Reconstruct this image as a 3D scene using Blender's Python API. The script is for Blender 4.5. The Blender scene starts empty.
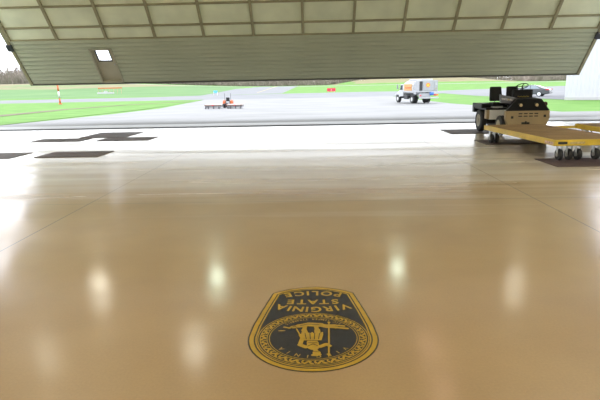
import bpy, bmesh, math, random
from mathutils import Vector, Matrix
random.seed(7)
PI = math.pi
R = math.radians
sc = bpy.context.scene
COL = sc.collection

# ------------------------------------------------------------------ materials
MATS = {}
def mat(name, col, rough=0.6, metal=0.0, noise=None, bump=None, emit=None, spec=0.5, coat=0.0, alpha=None):
    """noise = (scale, amount, detail) colour variation; bump = (scale, strength)."""
    if name in MATS: return MATS[name]
    m = bpy.data.materials.new(name); m.use_nodes = True
    nt = m.node_tree; b = nt.nodes['Principled BSDF']
    b.inputs['Base Color'].default_value = (*col, 1)
    b.inputs['Roughness'].default_value = rough
    b.inputs['Metallic'].default_value = metal
    b.inputs['Specular IOR Level'].default_value = spec
    b.inputs['Coat Weight'].default_value = coat
    tc = nt.nodes.new('ShaderNodeTexCoord')
    if noise:
        n = nt.nodes.new('ShaderNodeTexNoise'); n.inputs['Scale'].default_value = noise[0]
        n.inputs['Detail'].default_value = noise[2] if len(noise) > 2 else 4
        nt.links.new(tc.outputs['Object'], n.inputs['Vector'])
        r = nt.nodes.new('ShaderNodeValToRGB'); a = noise[1]
        r.color_ramp.elements[0].position = .3; r.color_ramp.elements[1].position = .7
        r.color_ramp.elements[0].color = (*[c*(1-a) for c in col], 1)
        r.color_ramp.elements[1].color = (*[min(1, c*(1+a)) for c in col], 1)
        nt.links.new(n.outputs['Fac'], r.inputs['Fac']); nt.links.new(r.outputs['Color'], b.inputs['Base Color'])
    if bump:
        n2 = nt.nodes.new('ShaderNodeTexNoise'); n2.inputs['Scale'].default_value = bump[0]
        nt.links.new(tc.outputs['Object'], n2.inputs['Vector'])
        bp = nt.nodes.new('ShaderNodeBump'); bp.inputs['Strength'].default_value = bump[1]; bp.inputs['Distance'].default_value = .02
        nt.links.new(n2.outputs['Fac'], bp.inputs['Height']); nt.links.new(bp.outputs['Normal'], b.inputs['Normal'])
    if emit:
        b.inputs['Emission Color'].default_value = (*emit[0], 1); b.inputs['Emission Strength'].default_value = emit[1]
    MATS[name] = m
    return m

def nd(nt, t, **kw):
    n = nt.nodes.new(t)
    for k, v in kw.items(): setattr(n, k, v)
    return n

def floor_material():
    m = bpy.data.materials.new('sealed_floor'); m.use_nodes = True
    nt = m.node_tree; b = nt.nodes['Principled BSDF']; L = nt.links.new
    tc = nd(nt, 'ShaderNodeTexCoord'); sx = nd(nt, 'ShaderNodeSeparateXYZ'); L(tc.outputs['Object'], sx.inputs[0])
    # joints every 6.43 m
    def joint(sock, off, w):
        a = nd(nt, 'ShaderNodeMath', operation='SUBTRACT'); a.inputs[1].default_value = off; L(sock, a.inputs[0])
        p = nd(nt, 'ShaderNodeMath', operation='PINGPONG'); p.inputs[1].default_value = 6.43/2; L(a.outputs[0], p.inputs[0])
        c = nd(nt, 'ShaderNodeMath', operation='LESS_THAN'); c.inputs[1].default_value = w; L(p.outputs[0], c.inputs[0])
        return c.outputs[0]
    j1 = joint(sx.outputs['X'], -3.3, .007); j2 = joint(sx.outputs['Y'], 7.4, .006)
    mx = nd(nt, 'ShaderNodeMath', operation='MAXIMUM'); L(j1, mx.inputs[0]); L(j2, mx.inputs[1])
    # fine speckle and broad mottling
    n1 = nd(nt, 'ShaderNodeTexNoise'); n1.inputs['Scale'].default_value = 1.1; n1.inputs['Detail'].default_value = 6; L(tc.outputs['Object'], n1.inputs['Vector'])
    r1 = nd(nt, 'ShaderNodeValToRGB'); r1.color_ramp.elements[0].position = .3; r1.color_ramp.elements[1].position = .72
    r1.color_ramp.elements[0].color = FLOOR_A; r1.color_ramp.elements[1].color = FLOOR_B
    L(n1.outputs['Fac'], r1.inputs['Fac'])
    n3 = nd(nt, 'ShaderNodeTexNoise'); n3.inputs['Scale'].default_value = 60; n3.inputs['Detail'].default_value = 3; L(tc.outputs['Object'], n3.inputs['Vector'])
    m3 = nd(nt, 'ShaderNodeMix', data_type='RGBA', blend_type='OVERLAY'); m3.inputs[0].default_value = .12
    L(r1.outputs['Color'], m3.inputs[6]); L(n3.outputs['Fac'], m3.inputs[7])
    # daylight sheen from the door painted into the slab colour, with pale scuff streaks
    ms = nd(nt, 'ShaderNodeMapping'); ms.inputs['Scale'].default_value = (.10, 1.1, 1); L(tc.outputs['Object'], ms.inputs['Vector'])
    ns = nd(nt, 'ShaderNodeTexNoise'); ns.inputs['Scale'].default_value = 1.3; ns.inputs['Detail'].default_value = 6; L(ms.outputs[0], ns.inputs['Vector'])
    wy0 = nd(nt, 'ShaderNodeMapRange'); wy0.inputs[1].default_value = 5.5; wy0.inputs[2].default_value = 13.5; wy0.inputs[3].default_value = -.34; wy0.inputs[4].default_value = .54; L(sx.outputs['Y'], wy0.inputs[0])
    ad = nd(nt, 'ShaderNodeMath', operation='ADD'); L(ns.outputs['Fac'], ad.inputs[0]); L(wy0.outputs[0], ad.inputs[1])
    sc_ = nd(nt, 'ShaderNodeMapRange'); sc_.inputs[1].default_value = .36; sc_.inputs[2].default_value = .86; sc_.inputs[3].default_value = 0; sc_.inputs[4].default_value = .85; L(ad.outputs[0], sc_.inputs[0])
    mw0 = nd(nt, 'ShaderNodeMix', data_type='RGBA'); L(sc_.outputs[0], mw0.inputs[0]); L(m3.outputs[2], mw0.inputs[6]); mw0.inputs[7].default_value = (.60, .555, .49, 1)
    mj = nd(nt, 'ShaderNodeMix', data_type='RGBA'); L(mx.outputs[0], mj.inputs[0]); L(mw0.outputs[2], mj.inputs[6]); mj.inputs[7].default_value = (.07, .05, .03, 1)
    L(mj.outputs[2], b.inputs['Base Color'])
    # worn gloss
    mp = nd(nt, 'ShaderNodeMapping'); mp.inputs['Scale'].default_value = (.14, 1.3, 1); L(tc.outputs['Object'], mp.inputs['Vector'])
    n2 = nd(nt, 'ShaderNodeTexNoise'); n2.inputs['Scale'].default_value = .9; n2.inputs['Detail'].default_value = 5; L(mp.outputs[0], n2.inputs['Vector'])
    mr = nd(nt, 'ShaderNodeMapRange'); mr.inputs[1].default_value = .35; mr.inputs[2].default_value = .7
    mr.inputs[3].default_value = .12; mr.inputs[4].default_value = .22; L(n2.outputs['Fac'], mr.inputs[0])
    # the slabs beyond the second joint are scuffed by traffic through the door
    mw = nd(nt, 'ShaderNodeMapRange'); mw.inputs[1].default_value = .36; mw.inputs[2].default_value = .66
    mw.inputs[3].default_value = .16; mw.inputs[4].default_value = .34; L(n2.outputs['Fac'], mw.inputs[0])
    md = nd(nt, 'ShaderNodeMapRange'); md.inputs[1].default_value = .36; md.inputs[2].default_value = .66
    md.inputs[3].default_value = .13; md.inputs[4].default_value = .27; L(n2.outputs['Fac'], md.inputs[0])
    wd_ = nd(nt, 'ShaderNodeMapRange'); wd_.inputs[1].default_value = 10.5; wd_.inputs[2].default_value = 14; L(sx.outputs['Y'], wd_.inputs[0])
    mz = nd(nt, 'ShaderNodeMix', data_type='FLOAT'); L(wd_.outputs[0], mz.inputs[0]); L(mw.outputs[0], mz.inputs[2]); L(md.outputs[0], mz.inputs[3])
    wy = nd(nt, 'ShaderNodeMapRange'); wy.inputs[1].default_value = 6.6; wy.inputs[2].default_value = 8.6; L(sx.outputs['Y'], wy.inputs[0])
    mm = nd(nt, 'ShaderNodeMix', data_type='FLOAT'); L(wy.outputs[0], mm.inputs[0]); L(mr.outputs[0], mm.inputs[2]); L(mz.outputs[0], mm.inputs[3])
    L(mm.outputs[0], b.inputs['Coat Roughness'])
    b.inputs['Coat Weight'].default_value = 1; b.inputs['Coat IOR'].default_value = 1.45; b.inputs['Roughness'].default_value = .42
    b.inputs['IOR'].default_value = 1.5
    bp = nd(nt, 'ShaderNodeBump'); bp.inputs['Strength'].default_value = .015; bp.inputs['Distance'].default_value = .02
    L(n2.outputs['Fac'], bp.inputs['Height']); L(bp.outputs['Normal'], b.inputs['Normal'])
    return m
FLOOR_A = (.255, .157, .064, 1); FLOOR_B = (.31, .200, .086, 1)

def wood_material():
    m = bpy.data.materials.new('deck_planks'); m.use_nodes = True
    nt = m.node_tree; b = nt.nodes['Principled BSDF']; L = nt.links.new
    tc = nd(nt, 'ShaderNodeTexCoord'); mp = nd(nt, 'ShaderNodeMapping'); mp.inputs['Scale'].default_value = (.6, 9, 9); L(tc.outputs['Object'], mp.inputs['Vector'])
    n = nd(nt, 'ShaderNodeTexNoise'); n.inputs['Scale'].default_value = 2; n.inputs['Detail'].default_value = 6; L(mp.outputs[0], n.inputs['Vector'])
    r = nd(nt, 'ShaderNodeValToRGB'); r.color_ramp.elements[0].position = .3; r.color_ramp.elements[1].position = .75
    r.color_ramp.elements[0].color = (.15, .088, .03, 1); r.color_ramp.elements[1].color = (.37, .235, .095, 1)
    L(n.outputs['Fac'], r.inputs['Fac'])
    sx = nd(nt, 'ShaderNodeSeparateXYZ'); L(tc.outputs['Object'], sx.inputs[0])
    p = nd(nt, 'ShaderNodeMath', operation='PINGPONG'); p.inputs[1].default_value = .1; L(sx.outputs['Y'], p.inputs[0])
    c = nd(nt, 'ShaderNodeMath', operation='LESS_THAN'); c.inputs[1].default_value = .005; L(p.outputs[0], c.inputs[0])
    mj = nd(nt, 'ShaderNodeMix', data_type='RGBA'); L(c.outputs[0], mj.inputs[0]); L(r.outputs['Color'], mj.inputs[6]); mj.inputs[7].default_value = (.03, .02, .01, 1)
    L(mj.outputs[2], b.inputs['Base Color']); b.inputs['Roughness'].default_value = .75; b.inputs['Specular IOR Level'].default_value = .25
    return m

def ground_material(name, a, bcol, c, scale, rough=.9, stretch=(1, 1, 1), lines=None):
    m = bpy.data.materials.new(name); m.use_nodes = True
    nt = m.node_tree; b = nt.nodes['Principled BSDF']; L = nt.links.new
    tc = nd(nt, 'ShaderNodeTexCoord'); mp = nd(nt, 'ShaderNodeMapping'); mp.inputs['Scale'].default_value = stretch; L(tc.outputs['Object'], mp.inputs['Vector'])
    n = nd(nt, 'ShaderNodeTexNoise'); n.inputs['Scale'].default_value = scale; n.inputs['Detail'].default_value = 7; n.inputs['Roughness'].default_value = .6; L(mp.outputs[0], n.inputs['Vector'])
    r = nd(nt, 'ShaderNodeValToRGB'); e = r.color_ramp.elements
    e[0].position = .3; e[0].color = (*a, 1); e[1].position = .72; e[1].color = (*c, 1)
    k = e.new(.5); k.color = (*bcol, 1)
    L(n.outputs['Fac'], r.inputs['Fac']); L(r.outputs['Color'], b.inputs['Base Color'])
    b.inputs['Roughness'].default_value = rough; b.inputs['Specular IOR Level'].default_value = .3
    return m

def glass_material():
    m = bpy.data.materials.new('window_glass'); m.use_nodes = True
    b = m.node_tree.nodes['Principled BSDF']
    b.inputs['Base Color'].default_value = (.95, .97, 1, 1); b.inputs['Roughness'].default_value = .02
    b.inputs['Transmission Weight'].default_value = 1; b.inputs['IOR'].default_value = 1.1
    return m

# ------------------------------------------------------------------ mesh building
class MB:
    def __init__(s): s.v = []; s.f = []; s.sm = []
    def add(s, vs, fs, smooth=False):
        o = len(s.v); s.v += [tuple(p) for p in vs]; s.f += [tuple(i+o for i in f) for f in fs]; s.sm += [smooth]*len(fs); return s
    def box(s, x0, x1, y0, y1, z0, z1, M=None):
        vs = [Vector((x, y, z)) for z in (z0, z1) for y in (y0, y1) for x in (x0, x1)]
        if M: vs = [M @ p for p in vs]
        return s.add(vs, [(0, 2, 3, 1), (4, 5, 7, 6), (0, 1, 5, 4), (2, 6, 7, 3), (0, 4, 6, 2), (1, 3, 7, 5)])
    def cyl(s, p0, p1, r0, r1=None, n=16, smooth=True):
        r1 = r0 if r1 is None else r1
        p0 = Vector(p0); p1 = Vector(p1); d = (p1-p0).normalized()
        a = d.orthogonal().normalized(); b = d.cross(a)
        vs = []
        for p, r in ((p0, r0), (p1, r1)):
            for i in range(n):
                t = 2*PI*i/n; vs.append(p+a*math.cos(t)*r+b*math.sin(t)*r)
        s.add(vs, [(i, (i+1) % n, n+(i+1) % n, n+i) for i in range(n)], smooth)
        o = len(s.v)-2*n
        s.f += [tuple(o+n-1-i for i in range(n)), tuple(o+n+i for i in range(n))]; s.sm += [False, False]
        return s
    def tube(s, pts, r, n=10):
        for a, b in zip(pts[:-1], pts[1:]): s.cyl(a, b, r, r, n)
        return s
    def prism(s, poly, axis, a, b):
        """poly in the two remaining axes (in xyz order), extruded from a to b along axis."""
        def P(u, w, t): return {'x': (t, u, w), 'y': (u, t, w), 'z': (u, w, t)}[axis]
        n = len(poly); vs = [P(u, w, a) for u, w in poly]+[P(u, w, b) for u, w in poly]
        fs = [tuple(range(n))[::-1], tuple(range(n, 2*n))]+[(i, (i+1) % n, n+(i+1) % n, n+i) for i in range(n)]
        return s.add(vs, fs)
    def ell(s, c, r, nu=18, nv=10, M=None):
        vs = []; fs = []
        for j in range(nv+1):
            ph = PI*j/nv
            for i in range(nu):
                t = 2*PI*i/nu; p = Vector((c[0]+r[0]*math.sin(ph)*math.cos(t), c[1]+r[1]*math.sin(ph)*math.sin(t), c[2]+r[2]*math.cos(ph)))
                vs.append(M @ p if M else p)
        for j in range(nv):
            for i in range(nu):
                fs.append((j*nu+i, (j+1)*nu+i, (j+1)*nu+(i+1) % nu, j*nu+(i+1) % nu))
        return s.add(vs, fs, True)
    def torus(s, c, R0, r, axis='x', n=24, m=8):
        vs = []; fs = []
        for i in range(n):
            t = 2*PI*i/n
            for j in range(m):
                q = 2*PI*j/m; d = R0+r*math.cos(q); h = r*math.sin(q)
                p = {'x': (h, d*math.cos(t), d*math.sin(t)), 'y': (d*math.cos(t), h, d*math.sin(t)), 'z': (d*math.cos(t), d*math.sin(t), h)}[axis]
                vs.append((c[0]+p[0], c[1]+p[1], c[2]+p[2]))
        for i in range(n):
            for j in range(m):
                fs.append((i*m+j, ((i+1) % n)*m+j, ((i+1) % n)*m+(j+1) % m, i*m+(j+1) % m))
        return s.add(vs, fs, True)
    def mesh(s, name):
        me = bpy.data.meshes.new(name); me.from_pydata(s.v, [], s.f); me.update()
        bm = bmesh.new(); bm.from_mesh(me); bmesh.ops.recalc_face_normals(bm, faces=bm.faces); bm.to_mesh(me); bm.free()
        for p, k in zip(me.polygons, s.sm): p.use_smooth = k
        return me
    def build(s, name, m, parent=None, bevel=0, label=None):
        o = bpy.data.objects.new(name, s.mesh(name)); COL.objects.link(o)
        o.data.materials.append(m)
        if parent: o.parent = parent
        if bevel:
            b = o.modifiers.new('bevel', 'BEVEL'); b.width = bevel; b.segments = 2; b.limit_method = 'ANGLE'
        if label: o['label'] = label
        return o

def tag(o, label=None, cat=None, group=None, kind=None):
    if label: o['label'] = label
    if cat: o['category'] = cat
    if group: o['group'] = group
    if kind: o['kind'] = kind
    return o
def thing(name, label, cat, loc=(0, 0, 0), rz=0, group=None):
    o = bpy.data.objects.new(name, None); COL.objects.link(o); o.empty_display_size = .2
    o.location = loc; o.rotation_euler = (0, 0, rz)
    return tag(o, label, cat, group)
def copy_tree(o, parent=None):
    c = o.copy(); COL.objects.link(c)
    if parent: c.parent = parent
    for ch in list(o.children): copy_tree(ch, c)
    return c
def struct(o): o['kind'] = 'structure'; return o

# ------------------------------------------------------------------ terrain
YK = [-30, 21.8, 55, 90, 150, 300, 500, 900]; ZK = [0, 0, -.55, -.75, -.45, .8, 1.3, 2.0]
def sstep(a, b, x):
    t = min(1, max(0, (x-a)/(b-a))); return t*t*(3-2*t)
def tz(x, y):
    z = ZK[-1]
    for i in range(len(YK)-1):
        if y <= YK[i+1]:
            t = (y-YK[i])/(YK[i+1]-YK[i]); z = ZK[i]+(ZK[i+1]-ZK[i])*max(0, t); break
    z += 4.0*sstep(-20, -140, x)*sstep(110, 300, y)
    z += 3.0*sstep(10, 35, x)*(1-sstep(95, 130, x))*sstep(300, 345, y)
    return z
def drape(name, quads, m, lift, nx=6, ny=6, parent=None):
    """patches (four plan corners each) laid on the terrain."""
    b = MB()
    for (a, bb, c, d) in quads:
        vs = []; fs = []
        for j in range(ny+1):
            for i in range(nx+1):
                u, v = i/nx, j/ny
                x = (a[0]*(1-u)+bb[0]*u)*(1-v)+(d[0]*(1-u)+c[0]*u)*v
                y = (a[1]*(1-u)+bb[1]*u)*(1-v)+(d[1]*(1-u)+c[1]*u)*v
                vs.append((x, y, tz(x, y)+lift))
        for j in range(ny):
            for i in range(nx):
                k = j*(nx+1)+i; fs.append((k, k+1, k+nx+2, k+nx+1))
        b.add(vs, fs, True)
    return struct(b.build(name, m, parent))

M_grass = ground_material('mown_grass', (.072, .175, .022), (.098, .222, .033), (.130, .250, .052), .35)
M_conc = ground_material('apron_concrete', (.17, .17, .17), (.207, .207, .21), (.24, .24, .246), .25, .7, (.6, 1, 1))
M_asph = ground_material('pale_asphalt', (.155, .16, .172), (.178, .182, .195), (.20, .205, .215), .2, .85)
M_brown = ground_material('dry_field', (.18, .15, .085), (.215, .19, .105), (.17, .20, .08), .06, .95)
M_wet = ground_material('damp_sill_concrete', (.16, .164, .17), (.205, .212, .22), (.235, .243, .255), .45, .42, (.25, 1.2, 1))

# ground: grass underlay as one sheet from the hangar sill to beyond the woods
b = MB(); xs = [-260+13*i for i in range(45)]; ys = [21.85]+[26, 30, 36, 42, 48, 55, 62, 70, 80, 90, 100, 110, 120, 135, 150, 170, 190, 210, 230, 250, 270, 285, 300, 315, 330, 345, 360, 380, 400, 430, 470, 520, 600]
vs = [(x, y, tz(x, y)-.015) for y in ys for x in xs]; n = len(xs)
b.add(vs, [(j*n+i, j*n+i+1, (j+1)*n+i+1, (j+1)*n+i) for j in range(len(ys)-1) for i in range(n-1)], True)
g = struct(b.build('grass_field', M_grass)); 
# apron
ap_b = [(-15.6, 24.3), (-15.3, 40), (-16, 55), (-17.4, 70), (-19.5, 95)]
quads = []
for (x0, y0), (x1, y1) in zip(ap_b[:-1], ap_b[1:]): quads.append(((x0, y0), (14, y0), (14, y1), (x1, y1)))
quads.append(((14, 24.3), (60, 24.3), (60, 30.3), (14, 30.3)))
quads.append(((-60, 24.3), (-15.6, 24.3), (-15.6, 24.6), (-60, 24.6)))
drape('apron', quads, M_conc, .0)
drape('sill_strip', [((-60, 21.83), (60, 21.83), (60, 24.3), (-60, 24.3))], M_wet, .0, 24, 2)
M_sill = ground_material('dark_sill', (.035, .035, .036), (.06, .06, .062), (.12, .125, .13), .9, .9, (.3, 1, 1))
struct(MB().box(-14.2, 13.0, 21.4, 22.1, -.05, .004).build('threshold', M_sill))
drape('taxiway', [((-19.5, 95), (14, 95), (14, 136), (-27, 128)), ((14, 95), (14, 136), (30, 131), (26, 108)),
                  ((-27, 128), (-8, 136), (-8, 290), (-36, 290))], M_asph, .0, 8, 14)
drape('connector_taxiway', [((-120, 92.5), (-19.5, 95), (-27, 128), (-120, 108.5))], M_asph, .004, 16, 6)
drape('parking_lot', [((26, 108), (28.2, 57.9), (60, 40.5), (95, 163)), ((26, 108), (95, 163), (74, 163), (30, 131))], M_asph, .002, 10, 10)
# grass comes up to the connector as a wedge and a verge
drape('grass_verge', [((-120, 24.6), (-15.6, 24.6), (-19.5, 95), (-120, 92.5)), ((-120, 108.5), (-37, 121), (-27, 128), (-120, 128))], M_grass, .008, 16, 8)
drape('green_field', [((-250, 129), (-27, 129), (-36, 284), (-250, 284))], ground_material('field_crop', (.074, .158, .048), (.094, .19, .062), (.115, .21, .072), .05), .006, 30, 24)
drape('perimeter_road', [((-260, 284), (-30, 284), (-30, 290), (-260, 292)), ((-8, 262), (250, 262), (250, 272), (-8, 272))], mat('road_chip', (.31, .30, .29), .9), .03, 30, 2)
drape('dry_field', [((-250, 190), (-98, 205), (-62, 284), (-250, 284)), ((12, 303), (130, 303), (130, 350), (12, 350))], M_brown, .02, 14, 10)
drape('centre_line', [((-15.9, 150), (-15.5, 150), (-19.2, 288), (-19.9, 288))], mat('yellow_paint', (.32, .27, .13), .8), .02, 1, 14)
drape('track', [((-24.2, 36), (-22.6, 36), (-26.3, 57), (-27.8, 57)), ((-27.8, 57), (-26.3, 57), (-24.6, 70), (-25.8, 70)), ((-25.8, 70), (-24.6, 70), (-19, 84), (-20, 85))], mat('wheel_track_mud', (.13, .11, .065), .95, noise=(1.2, .4)), .03, 2, 10)

# ------------------------------------------------------------------ hangar shell
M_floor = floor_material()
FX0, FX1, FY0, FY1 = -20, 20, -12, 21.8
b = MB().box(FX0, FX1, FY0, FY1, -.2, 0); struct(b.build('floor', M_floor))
M_wall = mat('painted_metal_wall', (.74, .74, .70), .6, noise=(.6, .06))
struct(MB().box(FX0-.2, FX0, FY0, FY1, 0, 9).build('wall_left', M_wall))
struct(MB().box(FX1, FX1+.2, FY0, FY1, 0, 9).build('wall_right', M_wall))
struct(MB().box(FX0, FX1, FY0-.2, FY0, 0, 9).build('wall_back', M_wall))
struct(MB().box(FX0, -14.25, FY1-.35, FY1-.02, 0, 9).box(13.07, FX1, FY1-.35, FY1-.02, 0, 9).box(-14.25, 13.07, FY1-.35, FY1-.02, 7.72, 9).build('wall_front', M_wall))
struct(MB().box(FX0-.2, FX1+.2, FY0-.2, FY1+.1, 9, 9.2).build('ceiling', mat('ceiling_sheet', (.75, .75, .72), .7)))

# ------------------------------------------------------------------ hangar door
TH = R(41.2); DL = 7.58; XL, XR = -14.13, 12.95
door = thing('hangar_door', 'huge beige one-piece hangar door swung up and outward, ribbed lower lining', 'hangar door', (0, 21.8, 7.58))
door.rotation_euler = (TH, 0, 0)
M_liner = mat('beige_liner_sheet', (.46, .48, .345), .42, noise=(.35, .07))
M_frame = mat('olive_steel_tube', (.32, .29, .175), .5, noise=(2, .12))
M_insul = mat('grey_insulation_facing', (.74, .765, .57), .55, noise=(.8, .1), bump=(3, .25))
M_skin = mat('outer_door_skin', (.55, .56, .55), .5)
JS = 2.63                                                     # height of the lining up the door
zz = lambda s: s-DL
PX0, PX1, PS1 = -10.55, -9.45, 2.10                           # the walk-through door's opening
def ribs(s0, s1):
    """rib profile (s, depth) of the lining sheet: a groove and a bead at each lap."""
    pts = [(s0, 0)]; k = math.ceil(s0/.24)*.24
    while k+.12 < s1:
        if k > s0+.01: pts += [(k, 0), (k+.006, .05), (k+.03, .05), (k+.036, -.012), (k+.07, -.03), (k+.10, -.012), (k+.11, 0)]
        k += .24
    pts.append((s1, 0)); return pts
b = MB()
for x0, x1, s0, s1 in ((XL+.06, PX0, .05, JS-.02), (PX1, XR-.06, .05, JS-.02), (PX0, PX1, PS1, JS-.02)):
    pr = ribs(s0, s1); vs = [(x, d, zz(s)) for s, d in pr for x in (x0, x1)]
    b.add(vs, [(2*i, 2*i+1, 2*i+3, 2*i+2) for i in range(len(pr)-1)])
lin = b.build('lining', M_liner, door, label='ribbed beige metal lining on the lower part')
# outer skin with a hole for the walk-through door
b = MB()
for x0, x1, s0, s1 in ((XL, PX0, 0, DL), (PX1, XR, 0, DL), (PX0, PX1, PS1, DL)): b.box(x0, x1, .2, .23, zz(s0), zz(s1))
b.build('outer_skin', M_skin, door)
girts = [JS, 3.29, 4.34, 5.4, 6.46, 7.5]
cols = [XL+.05, -11.82, -9.52, -7.24, -4.98, -2.69, -.425, 1.86, 4.11, 6.38, 8.55, 10.74, XR-.05]
for i, x in enumerate(cols):
    w = .06 if 0 < i < 12 else .08
    MB().box(x-w, x+w, -.03, .2, zz(JS), zz(DL)).build('mullion', M_frame, door, .008)
for s in girts:
    w = .034 if s > JS+.1 else .022
    MB().box(XL, XR, -.015 if s > JS+.1 else -.01, .2, zz(s-w), zz(s+w)).build('girt', M_frame, door, .006)
for x in (XL-.03, XR+.03):
    MB().box(x-.07, x+.07, -.05, .24, zz(-.02), zz(DL)).build('edge_channel', M_frame, door, .01)
MB().box(XL-.1, XR+.1, -.05, .25, zz(-.02), zz(.05)).build('bottom_rail', mat('dark_rail', (.10, .10, .08), .6), door, .01)
MB().box(XL-.1, XR+.1, .24, .26, zz(-.07), zz(.02)).build('rubber_seal', mat('black_rubber', (.02, .02, .022), .7), door)
for i in range(12):
    x0, x1 = cols[i]+.05, cols[i+1]-.05
    for s0, s1 in zip(girts[:-1], girts[1:]):
        vs = []; fs = []; N = 6
        bl = random.uniform(.0, .03)
        for j in range(N+1):
            for k in range(N+1):
                u, v = k/N, j/N
                vs.append((x0+(x1-x0)*u, .07-bl*math.sin(PI*u)*math.sin(PI*v)+random.uniform(-.002, .002), zz(s0+(s1-s0)*v)))
        for j in range(N):
            for k in range(N):
                q = j*(N+1)+k; fs.append((q, q+1, q+N+2, q+N+1))
        MB().add(vs, fs, True).build('insulation_panel', M_insul, door)
# walk-through door set in the lining
pd = MB()
WX0, WX1, WS0, WS1 = -10.32, -9.70, 1.30, 1.97
dx0, dx1, ds0, ds1 = PX0+.07, PX1-.07, .13, PS1-.07
for x0, x1, s0, s1 in ((dx0, WX0, ds0, ds1), (WX1, dx1, ds0, ds1), (WX0, WX1, ds0, WS0), (WX0, WX1, WS1, ds1)):
    pd.box(x0, x1, .12, .17, zz(s0), zz(s1))
pdo = pd.build('walk_door', mat('tan_door_leaf', (.46, .42, .30), .5, noise=(1.5, .08)), door, label='tan walk-through door with a small square window')
MB().box(WX0, WX1, .14, .15, zz(WS0), zz(WS1)).build('window_pane', glass_material(), pdo)
fr = MB()
for x0, x1, s0, s1 in ((WX0-.03, WX0, WS0-.03, WS1+.03), (WX1, WX1+.03, WS0-.03, WS1+.03), (WX0, WX1, WS0-.03, WS0), (WX0, WX1, WS1, WS1+.03)):
    fr.box(x0, x1, .10, .18, zz(s0), zz(s1))
fr.build('window_frame', mat('dark_glazing_bead', (.06, .06, .075), .5), pdo)
MB().cyl((-9.61, .12, zz(1.12)), (-9.61, .05, zz(1.12)), .02).ell((-9.61, .04, zz(1.12)), (.035, .03, .035)).build('door_knob', mat('brushed_steel', (.6, .6, .58), .3, .9), pdo)
fr = MB()
for x0, x1, s0, s1 in ((PX0, PX0+.07, .05, PS1), (PX1-.07, PX1, .05, PS1), (PX0, PX1, PS1-.07, PS1), (PX0, PX1, .05, .13)):
    fr.box(x0, x1, -.035, .2, zz(s0), zz(s1))
fr.build('walk_door_frame', mat('tan_door_frame', (.43, .40, .29), .5), door)
# rams that push the door out
for x, sx in ((XL-.19, -1), (XR+.19, 1)):
    b = MB(); b.cyl((x, .12, zz(2.35)), (x, .12, zz(4.6)), .045).cyl((x, .12, zz(4.4)), (x, .12, zz(6.9)), .07)
    b.build('lift_ram', mat('dark_ram', (.05, .05, .06), .4, .3), door)
    xa, xb = sorted((x, x-sx*.26)); MB().box(xa, xb, -.12, .0, zz(2.12), zz(2.45)).build('ram_bracket', mat('dark_ram', (.05, .05, .06), .4), door, .01)

# ------------------------------------------------------------------ ceiling lamps (eight seen as glints on the floor, the rest added as fill)
FILL_LAMP = 270
LW = (1, .965, .80); LG = (.80, 1, .80); LO = (1, .62, .42)
lamps = [(-7.8, 17.7, LW, 34), (-3.7, 18.6, LG, 38), (3.2, 19.5, LG, 27), (7.0, 17.6, LW, 20),
         (-7.4, 13.0, LW, 13), (-3.4, 13.4, LW, 24), (3.1, 13.5, LO, 9), (3.0, 11.3, LO, 8)]
for yy in (6.5, 1.0, -6.0):  # unseen lamp rows and side lamps added to brighten the hangar interior
    for xx in (-11, -4, 4, 11): lamps.append((xx, yy, LW, FILL_LAMP))
for yy in (13, 18): lamps += [(-14, yy, LW, FILL_LAMP*.6), (14, yy, LW, FILL_LAMP*.6)]
M_house = mat('lamp_housing', (.45, .45, .45), .35, .6)
for x, y, c, e in lamps:
    t = thing('high_bay_or_fill_lamp', 'bell-shaped high bay lamp hanging from the hangar ceiling above the floor, read from a glint or added as fill', 'ceiling lamp', (x, y, 5.5), 0, 'high bay lamps')
    b = MB(); prof = [(.30, 0), (.27, .12), (.17, .32), (.12, .42), (.12, .6), (.04, .62)]
    vs = []; n = 20
    for r_, z_ in prof: vs += [(r_*math.cos(2*PI*i/n), r_*math.sin(2*PI*i/n), z_) for i in range(n)]
    b.add(vs, [(j*n+i, j*n+(i+1) % n, (j+1)*n+(i+1) % n, (j+1)*n+i) for j in range(len(prof)-1) for i in range(n)], True)
    b.build('housing', M_house, t)
    MB().ell((0, 0, .02), (.23, .23, .17)).build('lens', mat('lamp_lens_%d_%d' % (e, int(c[0]*100+c[2]*10)), (.9, .9, .9), .4, emit=(c, e)), t)
    MB().cyl((0, 0, .6), (0, 0, 3.52), .015).build('rod', M_house, t)

# ------------------------------------------------------------------ floor emblem (faces away from the camera)
M_black = mat('emblem_black', (.012, .012, .014), .32, noise=(8, .3)); M_gold = mat('emblem_gold', (.32, .195, .012), .34, noise=(12, .12))
em = thing('floor_emblem', 'black and gold police badge emblem painted on the tan floor', 'emblem', (-.022, 3.228, .0), PI)
def outline(r, n=26):
    """half-round top, straight tapering sides, bowed foot; r insets it."""
    pts = []
    for i in range(n+1):
        t = PI*i/n-0*PI; pts.append(((.436)*math.cos(t), .442*math.sin(t)))
    pts += [(-.423, -.17), (-.385, -.42), (-.326, -.755)]
    for i in range(1, 12):
        u = i/12; x = -.326+.652*u; pts.append((x, -.755-.13*math.sin(PI*u)**.85))
    pts += [(.326, -.755), (.385, -.42), (.423, -.17)]
    if r == 0: return pts
    out = []; m = len(pts)
    for i in range(m):
        a = Vector(pts[i-1]); p = Vector(pts[i]); c = Vector(pts[(i+1) % m])
        n1 = Vector((-(p-a).y, (p-a).x)).normalized(); n2 = Vector((-(c-p).y, (c-p).x)).normalized()
        h = (n1+n2).normalized(); q = p+h*(r/max(.5, h.dot(n1))); out.append((q.x, q.y))
    return out
def flat(poly, z, b): 
    n = len(poly); return b.add([(x, y, z) for x, y in poly], [tuple(range(n))])
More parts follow.
